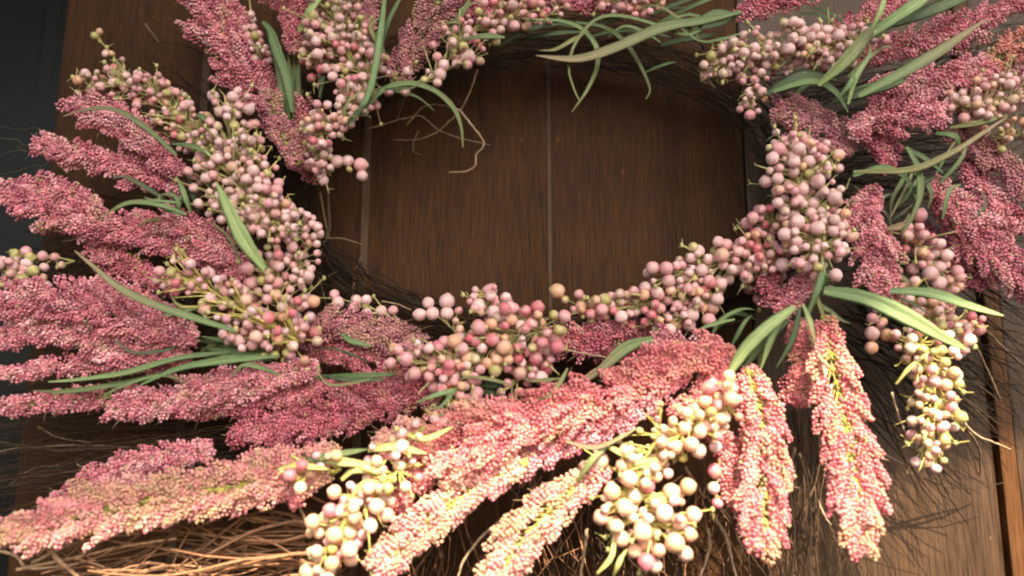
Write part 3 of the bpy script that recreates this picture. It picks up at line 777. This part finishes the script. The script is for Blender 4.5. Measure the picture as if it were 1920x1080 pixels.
S([(730, 165), (800, 150), (860, 120), (915, 100)], 60, 10, 13, 0.066, 'pale', 'open sprig of berries on thin twigs over the top of the hole', explicit=[(877, 107, 18), (900, 115, 10), (855, 120, 11), (832, 122, 13), (825, 140, 14), (820, 155, 10), (820, 107, 11), (795, 150, 9), (845, 88, 11), (812, 85, 10)], buds=0.5, twigc=(0.36, 0.36, 0.16))
S([(860, 75), (910, 50), (960, 30), (1010, 0)], 74, 42, 13, 0.068, 'mix')
S([(1000, 40), (1040, 20), (1060, -20)], 40, 10, 13, 0.064, 'pink')
S([(1130, -10), (1180, 15), (1240, 0)], 50, 20, 13, 0.064, 'pink')
S([(1560, 90), (1480, 100), (1400, 90), (1330, 140)], 78, 60, 13, 0.074, 'pale', 'sprig of pale berries reaching left over the hole')
S([(1600, 80), (1540, 90), (1480, 60)], 90, 34, 14, 0.08, 'pale')
S([(1340, 165), (1325, 140), (1360, 130)], 30, 5, 12, 0.066, 'pale', explicit=[(1322, 143, 12), (1337, 133, 12), (1347, 137, 9), (1338, 112, 12), (1358, 112, 12)])
S([(1430, 120), (1410, 170), (1405, 215)], 60, 18, 12.5, 0.07, 'mix', explicit=[(1406, 216, 12), (1389, 146, 13)])
S([(1800, 200), (1860, 190), (1930, 170)], 95, 36, 13, 0.078, 'pale', 'whitish pink berries at the right edge', buds=.3)
S([(1840, 250), (1880, 260), (1940, 240)], 60, 14, 12, 0.07, 'green')
S([(1790, 150), (1850, 150)], 40, 7, 12, 0.06, 'warm')
S([(1660, 72), (1655, 78)], 8, 1, 12, 0.088, 'pale', explicit=[(1658, 75, 12)])
S([(1540, 470), (1520, 400), (1500, 340), (1480, 280)], 135, 92, 14, 0.084, 'pale', 'dense cluster of pale berries on the right rim of the hole')
S([(1560, 300), (1520, 290), (1470, 280)], 70, 22, 13, 0.08, 'mix')
S([(1480, 440), (1440, 420), (1410, 500)], 80, 34, 13, 0.07, 'pink')
S([(1460, 490), (1380, 490), (1300, 505), (1220, 530)], 82, 60, 14, 0.066, 'pale', 'dense berries along the lower right rim of the hole')
S([(1330, 560), (1250, 560), (1180, 575), (1090, 575)], 74, 40, 13.5, 0.062, 'warm', 'rosy berries along the bottom rim of the hole')
S([(1330, 530), (1300, 590), (1220, 600)], 70, 26, 13.5, 0.066, 'pink')
S([(1140, 590), (1080, 570), (1040, 550)], 30, 5, 9, 0.06, 'green', 'sprig end with one larger berry against the planks', explicit=[(1045, 546, 16), (1060, 562, 9), (1090, 573, 12), (1114, 570, 14), (1075, 580, 8)])
S([(1010, 660), (960, 620), (900, 560)], 90, 40, 13.5, 0.068, 'mix')
S([(870, 640), (830, 600), (790, 580)], 60, 8, 13, 0.066, 'pale', explicit=[(803, 568, 13), (838, 565, 16), (787, 590, 13), (811, 588, 14), (838, 588, 14), (860, 583, 9)])
S([(1000, 620), (930, 570), (890, 540)], 60, 6, 10, 0.07, 'mix', explicit=[(913, 545, 11), (891, 543, 7), (888, 556, 8), (898, 573, 15), (927, 560, 9), (948, 558, 12), (944, 577, 11), (968, 625, 15)], twigc=YG)
S([(1010, 620), (930, 640), (850, 680), (760, 680)], 108, 74, 14.5, 0.078, 'warm', 'rosy and orange berries at the middle of the bottom')
S([(860, 680), (850, 730), (900, 760)], 60, 18, 13, 0.08, 'warm', twigc=YG)
S([(1000, 670), (985, 700), (950, 730)], 60, 16, 14, 0.07, 'pink')
S([(760, 610), (700, 580), (620, 555)], 44, 4, 12, 0.056, 'pale', 'thin row of pale berries at the lower left rim', explicit=[(627, 552, 11), (634, 567, 13), (664, 577, 12), (668, 562, 0.1 + 11), (688, 588, 12), (715, 583, 12), (737, 582, 11), (576, 560, 12), (687, 562, 11)])
S([(140, 490), (90, 480), (30, 480)], 42, 8, 12, 0.06, 'pale', 'small pale cluster by the dark glass at the left', explicit=[(27, 475, 10), (49, 471, 11), (57, 483, 12), (80, 480, 11), (103, 482, 10), (48, 503, 13), (83, 501, 10)])
S([(60, 540), (30, 520), (-20, 500)], 66, 18, 14, 0.062, 'pale')
# lower, sunlit
S([(800, 800), (750, 825), (700, 860)], 60, 9, 15.5, 0.098, 'cream', twigc=YG)
S([(890, 750), (840, 785), (810, 815)], 60, 6, 13, 0.09, 'warm', twigc=YG, explicit=[(873, 762, 12), (833, 790, 12), (815, 812, 11), (815, 785, 11)])
S([(750, 880), (700, 910), (660, 940)], 90, 17, 16.5, 0.10, 'cream', 'sunlit cream berries at the bottom', twigc=YG)
S([(690, 930), (645, 980), (600, 1060)], 100, 30, 18, 0.10, 'cream', 'sunlit large berries hanging at the bottom edge', twigc=YG)
S([(620, 860), (580, 890), (550, 910)], 52, 9, 15, 0.10, 'cream', twigc=YG)
S([(1200, 915), (1215, 955), (1225, 990)], 178, 38, 18.5, 0.10, 'cream', 'large sunlit cluster of cream berries hanging in the middle', twigc=YG, buds=0.45, explicit=[(1205, 998, 20, .006), (1148, 922, 17, .004), (1172, 952, 18, .006), (1258, 922, 17), (1290, 912, 17), (1246, 962, 18, .006), (1272, 978, 16), (1300, 965, 17), (1265, 1018, 21, .004), (1190, 1033, 15), (1285, 1038, 15), (1165, 1010, 17)])
S([(1240, 810), (1210, 860), (1180, 885)], 78, 16, 9, 0.092, 'green', twigc=(0.5, 0.42, 0.14), buds=0.9, tw=5)
S([(1370, 760), (1310, 790), (1240, 835)], 88, 26, 16, 0.10, 'cream', 'sunlit berries between the bright plumes', explicit=[(1322, 752, 15), (1240, 826, 13), (1268, 838, 15), (1310, 845, 15), (1342, 838, 13), (1258, 806, 12), (1284, 802, 15)], twigc=YG)
S([(1340, 720), (1370, 715)], 40, 5, 14, 0.10, 'mix')
S([(1350, 860), (1345, 900), (1342, 940)], 10, 3, 14, 0.092, 'pink', 'three round pink berries in a row', explicit=[(1340, 883, 16), (1338, 915, 13), (1345, 944, 12)], buds=0)
S([(1720, 640), (1750, 700), (1755, 780), (1740, 850)], 92, 62, 14.5, (0.08, 0.085), 'green', 'yellow green and pink berries hanging at the right', twigc=YG, buds=.5)
S([(1650, 590), (1640, 640)], 55, 8, 14.5, 0.075, 'pink', explicit=[(1636, 597, 12), (1635, 625, 15), (1662, 628, 13), (1634, 652, 13), (1655, 603, 10)])
S([(1700, 440), (1740, 480), (1780, 530)], 84, 26, 14.5, 0.068, 'pink', 'dusky pink berries tucked below the right plumes')
S([(1700, 560), (1770, 590), (1830, 620)], 74, 34, 13.5, 0.07, 'warm', twigc=YG)
S([(1780, 620), (1800, 650)], 60, 12, 13.5, 0.078, 'green')
S([(1400, 500), (1420, 540), (1560, 530)], 50, 16, 12, 0.05, 'pink')

pending.sort(key=lambda e: -e[0])
rest = {}
for i, (rp, idx, c, rr, quat, pal) in enumerate(pending):
    if i < 300:
        o = link('berry', BMESH[pal][i % 10], sprigs[idx])
        o.location = tuple(c); o.rotation_mode = 'QUATERNION'; o.rotation_quaternion = quat @ Matrix.Rotation(rng.uniform(0, 6.28), 3, 'Z').to_quaternion(); o.scale = (rr, rr * rng.uniform(.94, 1.03), rr * rng.uniform(.92, 1.08))
    else:
        rest.setdefault(idx, []).append((c, rr, quat, pal))
for idx, L in rest.items():
    mb = MB()
    for c, rr, quat, pal in L:
        R = np.array((quat @ Matrix.Rotation(rng.uniform(0, 6.28), 3, 'Z').to_quaternion()).to_matrix())
        mb.add((BG2[0] * (rr, rr * rng.uniform(.94, 1.03), rr * rng.uniform(.92, 1.08))) @ R.T + c, BG2[1], berry_color(PALS[pal], BG2[0]))
    link('berries', mb.mesh('berries', M_BERRY), sprigs[idx], kind='stuff', label='smaller berries of the sprig')

# ---- grass blades
G_MID, G_DARK, G_PALE, G_OLIVE, G_TAN = [np.array(c) for c in ((0.120, 0.205, 0.090), (0.045, 0.082, 0.040), (0.25, 0.35, 0.15), (0.18, 0.20, 0.085), (0.30, 0.22, 0.145))]
def blade(pts, wpx, d=0.075, c0=G_MID, c1=None, peak=0.45, tipw=0.08, basew=0.45, lab=None, curl=0.5):
    d0, d1 = d if isinstance(d, tuple) else (d, d)
    n = 30
    dd = np.linspace(d0, d1, len(pts)); U = unit((d0 + d1) / 2)
    P = smooth_path([at(p[0], p[1], q) for p, q in zip(pts, dd)], n)
    t = np.linspace(0, 1, n)
    P[:, 1] -= np.sin(t * math.pi) * 0.004
    T = np.gradient(P, axis=0); T /= np.linalg.norm(T, axis=1)[:, None]
    tw = rng.uniform(-curl, curl) * (t - 0.3) + rng.uniform(-0.35, 0.35)
    V0 = np.array((0, -1.0, 0)); Nn = V0 - T * (T @ V0)[:, None]; Nn /= np.linalg.norm(Nn, axis=1)[:, None]
    S0 = np.cross(T, Nn)
    Sx = S0 * np.cos(tw)[:, None] + Nn * np.sin(tw)[:, None]; Nx = np.cross(Sx, T)
    wv = np.where(t < peak, basew + (1 - basew) * np.sin(t / peak * math.pi / 2), tipw + (1 - tipw) * np.cos((t - peak) / (1 - peak) * math.pi / 2) ** 0.8) * wpx / 2 * U * (0.84 if wpx > 12 else 1)
    wv = wv * (1 + 0.06 * np.sin(t * rng.uniform(9, 16) + rng.uniform(0, 6)) + rng.normal(0, 0.025, n))
    sec = [(-1, 0.10), (-0.5, 0.0), (0, -0.16), (0.5, 0.0), (1, 0.10), (0.5, -0.09), (0, -0.26), (-0.5, -0.09)]
    k = len(sec)
    V = np.stack([P + Sx * (wv * a)[:, None] + Nx * (wv * b)[:, None] for a, b in sec], 1).reshape(-1, 3)
    i = np.arange(n - 1)[:, None] * k; j = np.arange(k)[None]
    a = i + j; b = i + (j + 1) % k
    Fc = np.concatenate([np.stack([a, b, b + k], -1).reshape(-1, 3), np.stack([a, b + k, a + k], -1).reshape(-1, 3)])
    c1 = c0 if c1 is None else c1
    m_ = (t ** 1.6)[:, None]
    C = np.repeat((c0 * (1 - m_) + c1 * m_) * rng.uniform(0.85, 1.15), k, axis=0)
    u = np.tile([0, .25, .5, .75, 1, .75, .5, .25], n)
    uv = np.stack([u, np.repeat(t, k) * 2 + rng.uniform(0, 50)], -1)
    mb = MB(); mb.add(V, Fc, C, uv)
    o = part('grass_blade', mb.mesh('grass_blade', M_LEAF))
    if lab: o['label'] = lab
B = blade
B([(548, 210), (540, 150), (522, 100), (508, 60), (492, 40)], 26, 0.062, G_MID, G_MID, 0.6, 0.3)
for x0, x1 in ((538, 524), (548, 540), (556, 552), (562, 562), (530, 512)):
    B([(x0 + 4, 225), (x0, 160), (x1, 95)], 12, 0.05 + rng.random() * 0.01, G_MID, G_OLIVE)
B([(560, 60), (582, 30), (618, -25)], 20, 0.072, G_PALE)
B([(655, 235), (690, 185), (706, 130), (716, 60), (722, -10)], 18, 0.082, G_MID, G_MID, .5, .5)
B([(705, 140), (725, 60), (760, -20)], 14, 0.078, G_DARK, G_MID)
B([(640, 240), (680, 210), (712, 178)], 22, 0.06, G_DARK, G_MID)
B([(682, 215), (715, 175), (765, 161), (815, 175), (850, 205), (865, 240), (868, 276)], 12, 0.072, G_MID, G_OLIVE, 0.3, 0.3, lab='thin blade arching over the upper left of the hole')
B([(840, 60), (862, 35), (885, -5)], 9, 0.06, G_MID)
B([(828, 45), (870, 50), (885, 55)], 7, 0.06, G_OLIVE)
B([(1390, 22), (1320, 42), (1240, 58), (1150, 96), (1080, 114), (1004, 104)], 29, 0.085, G_MID, G_TAN, 0.62, 0.06, 0.35, lab='broad pale green blade lying across the top of the hole')
B([(1230, 52), (1262, 36), (1300, 30), (1314, 45), (1303, 66), (1270, 68), (1220, 50), (1160, 36), (1115, 43), (1078, 85), (1066, 130), (1075, 165), (1086, 188)], 8.5, 0.082, G_MID, G_OLIVE, 0.4, 0.35, 0.5, lab='curly thin blade looping over the top of the hole', curl=0.1)
B([(985, 40), (1045, 42), (1090, 60), (1117, 95), (1118, 130), (1100, 172), (1072, 210)], 14, 0.074, G_MID, G_OLIVE, 0.4, 0.15)
B([(1080, 42), (1130, 55), (1170, 85), (1200, 130), (1218, 168), (1211, 186)], 9, 0.072, G_MID, G_OLIVE, 0.4, 0.3)
for pts, wd, c in (([(930, 90), (990, 62), (1060, 44)], 12, G_DARK), ([(960, 80), (1030, 70), (1100, 60)], 10, G_DARK), ([(1230, 45), (1290, 20), (1360, -10)], 9, G_MID), ([(1210, 136), (1240, 128), (1268, 116)], 7, G_MID),
                   ([(1120, 50), (1200, 25), (1290, 15)], 12, G_DARK), ([(1290, 50), (1340, 30), (1390, 30)], 14, G_MID), ([(1280, 60), (1350, 50), (1400, 20)], 10, G_DARK), ([(940, 55), (1020, 48), (1080, 52)], 12, G_DARK), ([(1240, 85), (1310, 75), (1350, 62)], 12, G_DARK), ([(1100, 70), (1180, 62), (1260, 70)], 12, G_DARK), ([(1200, 35), (1290, 5), (1350, -30)], 10, G_DARK)):
    B(pts, wd, 0.05 + rng.random() * 0.012, c)
B([(1660, -15), (1650, 15), (1632, 55), (1622, 60)], 16, 0.105, G_PALE, G_OLIVE)
B([(1632, 55), (1606, 90), (1575, 125), (1535, 160)], 36, 0.098, G_OLIVE, G_PALE, 0.4, 0.3, lab='wide olive blade over the right berries')
B([(1610, 80), (1680, 35), (1730, 0), (1760, -30)], 30, 0.09, G_MID, G_PALE, .5, .5)
B([(1595, 60), (1700, 40), (1800, 0), (1840, -20)], 30, 0.078, G_DARK, G_MID, .5, .5)
B([(1610, 180), (1680, 145), (1745, 108), (1800, 70), (1850, 35)], 30, 0.098, G_MID, G_TAN, .4, .05, lab='long blade pointing to the upper right corner')
B([(1590, 195), (1600, 150), (1625, 110), (1632, 85)], 14, 0.095, G_PALE, G_MID)
B([(1575, 180), (1590, 160), (1602, 130)], 12, 0.095, G_MID)
B([(1450, 172), (1515, 158), (1560, 175), (1590, 210)], 19, 0.088, G_MID, G_MID, .5, .2)
B([(1440, 175), (1500, 148), (1570, 150)], 32, 0.08, G_DARK)
B([(1560, 190), (1620, 175), (1700, 150)], 32, 0.08, G_DARK, G_MID)
B([(1700, 275), (1716, 320), (1716, 380), (1692, 440)], 15, 0.088, G_MID, G_OLIVE, .4, .2)
B([(1690, 275), (1740, 310), (1770, 325)], 16, 0.076, G_DARK, G_MID)
B([(1755, 250), (1785, 262), (1800, 280)], 14, 0.085, G_MID)
B([(1600, 322), (1700, 322), (1770, 295), (1830, 258), (1890, 218)], 16, 0.092, G_OLIVE, G_TAN, .4, .1, lab='olive blade crossing the right plumes')
B([(1600, 330), (1650, 318), (1695, 340), (1720, 380)], 18, 0.082, G_MID, G_MID)
B([(1780, 240), (1830, 235), (1890, 215)], 14, 0.08, G_OLIVE)
B([(1660, 430), (1690, 425), (1705, 400)], 18, 0.082, G_TAN * 1.1, G_OLIVE)
B([(1705, 370), (1720, 350), (1750, 335)], 14, 0.082, G_DARK)
B([(1500, 25), (1545, 40), (1570, 65)], 9, 0.07, G_DARK); B([(1520, 15), (1560, 35), (1590, 60)], 9, 0.07, G_DARK)
B([(330, 290), (280, 245), (225, 212), (170, 208), (118, 218)], 13, 0.085, G_MID, G_TAN, .3, .15, .6, lab='thin blade lying over the upper left plume')
B([(420, 305), (370, 280), (320, 270)], 14, 0.078, G_MID)
B([(400, 235), (380, 222), (365, 218)], 12, 0.07, G_MID)
B([(350, 402), (300, 386), (245, 384), (195, 404)], 12, 0.082, G_MID, G_OLIVE, .4, .2)
B([(358, 400), (348, 360), (330, 330)], 13, 0.072, G_MID); B([(372, 395), (362, 350), (358, 320)], 14, 0.068, G_DARK); B([(345, 400), (330, 370), (318, 355)], 12, 0.068, G_DARK)
B([(496, 505), (462, 455), (435, 400), (405, 340)], 36, (0.09, 0.095), G_PALE, G_PALE, 0.35, 0.06, .35, lab='broad pale green blade on the left side')
B([(440, 620), (370, 598), (300, 575), (235, 545), (180, 502), (140, 470)], 20, 0.09, G_MID, G_TAN, .4, .15, lab='long green blade between the left plumes')
for y0, y1 in ((660, 640), (668, 652), (676, 668), (662, 680), (655, 630)):
    B([(510, y0), (440, (y0 + y1) / 2), (372, y1)], 14, 0.064 + rng.random() * .01, G_MID, G_MID)
B([(430, 660), (340, 672), (240, 700), (150, 712), (90, 716)], 14, 0.074, G_MID, G_PALE, .4, .2)
B([(520, 668), (420, 678), (340, 692), (262, 722)], 17, 0.082, G_MID, G_MID, .4, .2)
B([(300, 700), (230, 720), (130, 735), (60, 732)], 13, 0.07, G_MID, G_OLIVE)
B([(740, 702), (660, 706), (585, 708)], 14, 0.078, G_MID)
B([(720, 712), (650, 712), (600, 702)], 10, 0.08, G_DARK)
B([(640, 625), (660, 640), (700, 650)], 12, 0.075, G_MID)
for pts in ([(950, 742), (900, 735), (860, 742)], [(960, 725), (900, 722), (870, 712)], [(960, 700), (910, 690), (880, 692)]): B(pts, 14, 0.062, G_DARK)
B([(1225, 635), (1170, 655), (1130, 690), (1090, 718)], 28, 0.09, G_MID, G_TAN, .35, .2, .5, lab='short green blade above the bright diagonal plume')
B([(1490, 575), (1435, 615), (1395, 655), (1365, 705)], 30, 0.092, G_PALE, G_PALE, .6, .25, .5, lab='green blade bending down over the dark gap')
B([(1330, 645), (1345, 605), (1385, 582), (1415, 580)], 9, 0.06, G_MID); B([(1370, 650), (1390, 610), (1410, 590)], 9, 0.056, G_MID)
B([(1335, 625), (1370, 590), (1420, 600)], 14, 0.05, G_DARK)
B([(1395, 690), (1430, 640), (1480, 600)], 24, 0.08, G_MID, G_DARK)
B([(1470, 590), (1440, 640), (1425, 695)], 16, 0.085, G_MID, G_PALE)
B([(1500, 575), (1480, 640), (1455, 690)], 12, 0.08, G_DARK, G_MID)
B([(1540, 460), (1535, 520), (1510, 600)], 17, 0.082, G_MID, G_MID, .5, .3)
B([(1505, 570), (1515, 610), (1528, 650)], 12, 0.096, G_PALE, G_TAN)
B([(1555, 470), (1545, 520), (1540, 560)], 14, 0.07, G_DARK)
B([(1545, 545), (1620, 562), (1700, 600), (1760, 632), (1812, 655)], 40, (0.095, 0.105), G_MID, G_PALE, 0.4, 0.15, .5, lab='widest green blade pointing right above the hanging berries')
B([(1670, 545), (1740, 552), (1810, 575), (1882, 592)], 27, (0.088, 0.09), G_MID, G_PALE, .4, .1, .5, lab='second green blade pointing right, behind the widest one')
B([(1590, 470), (1610, 520), (1650, 550)], 14, 0.058, G_DARK)
B([(560, 868), (620, 855), (690, 842)], 18, 0.098, G_MID, G_PALE)
B([(1080, 905), (1110, 860), (1145, 830)], 16, 0.10, G_OLIVE, G_PALE)
B([(1060, 828), (1120, 838), (1200, 800)], 9, 0.10, G_TAN, G_OLIVE)
B([(1205, 870), (1160, 848), (1130, 832)], 12, 0.10, np.array((0.5, 0.44, 0.17)))
B([(1225, 865), (1180, 878), (1155, 882)], 9, 0.10, np.array((0.5, 0.44, 0.17)))
B([(1680, 720), (1700, 690), (1740, 660)], 9, 0.09, np.array((0.42, 0.40, 0.15)))
YL = np.array((0.46, 0.44, 0.17))
for pts, wd in (([(600, 862), (650, 866), (700, 872)], 20), ([(690, 845), (740, 838), (800, 850)], 18), ([(640, 900), (670, 880), (730, 885)], 18), ([(660, 930), (690, 905), (745, 915)], 14), ([(755, 812), (800, 822), (850, 800)], 14),
                ([(1150, 880), (1190, 866), (1235, 862)], 14), ([(1185, 905), (1215, 870), (1250, 850)], 12), ([(1165, 855), (1200, 872), (1245, 880)], 10), ([(520, 880), (560, 872), (620, 880)], 14), ([(1120, 1075), (1145, 1040), (1150, 1000)], 10), ([(1150, 1080), (1160, 1050), (1175, 1030)], 10)):
    B(pts, wd, 0.1, YL * rng.uniform(.8, 1.15), YL, .5, .2)
# thin blades tucked in all round, most of them at the joints where sprays meet the ring
G_ANY = [G_MID, G_DARK, G_OLIVE, G_MID * 1.3]
spots = [(380, 560, -120, -60), (400, 470, -110, -80), (340, 650, -130, 10), (420, 740, -120, -20), (320, 380, -90, -70), (1650, 500, 40, 90), (1780, 420, 60, -60), (1500, 220, -40, 70), (500, 330, -60, -110), (360, 380, -70, -30), (340, 400, -30, -60), (600, 180, 10, -120), (720, 120, 20, -100), (450, 500, -110, -60), (470, 640, -120, 10), (520, 690, -120, 20),
         (850, 730, -80, 10), (960, 730, -90, 10), (1240, 620, -90, 60), (1390, 600, -50, 80), (1410, 610, -20, 90), (1540, 520, -10, 80), (1530, 540, 70, 80), (1600, 330, 90, 60), (1700, 330, 30, 80), (1720, 320, -10, 110), (1600, 150, 90, -70),
         (1560, 160, 70, -80), (1470, 170, 90, 10), (1300, 60, -120, -30), (1250, 70, -130, 10), (1100, 60, -110, 20), (1400, 60, -110, -20), (960, 80, -90, 30), (860, 60, 60, -60), (720, 160, 90, 20), (640, 240, 40, -60), (1640, 420, 50, -60),
         (1690, 380, 40, -80), (1760, 330, 70, -80), (1650, 540, 120, 30), (1560, 600, 50, 70), (1060, 700, -90, 30), (700, 700, -90, -20), (420, 600, -90, -60), (300, 690, -120, 20), (1330, 640, -60, 30), (1080, 880, 50, -60)]
for (x, y, dx, dy) in spots:
    for q in range(2 if rng.random() < 0.6 else 1):
        x0, y0 = x + rng.normal(0, 9), y + rng.normal(0, 9); a_ = rng.normal(0, 0.3); ca, sa = math.cos(a_), math.sin(a_)
        vx, vy = (dx * ca - dy * sa) * rng.uniform(.7, 1.2), (dx * sa + dy * ca) * rng.uniform(.7, 1.2)
        bx, by = -vy * rng.uniform(-.3, .3), vx * rng.uniform(-.3, .3)
        c = G_ANY[rng.integers(4)]
        B([(x0, y0), (x0 + vx * .35 + bx * .7, y0 + vy * .35 + by * .7), (x0 + vx * .7 + bx, y0 + vy * .7 + by), (x0 + vx, y0 + vy)], rng.uniform(5, 11), rng.uniform(0.06, 0.085) + (0.012 if y > 650 else 0), c, c * .6 + G_TAN * .4, .35, .15)
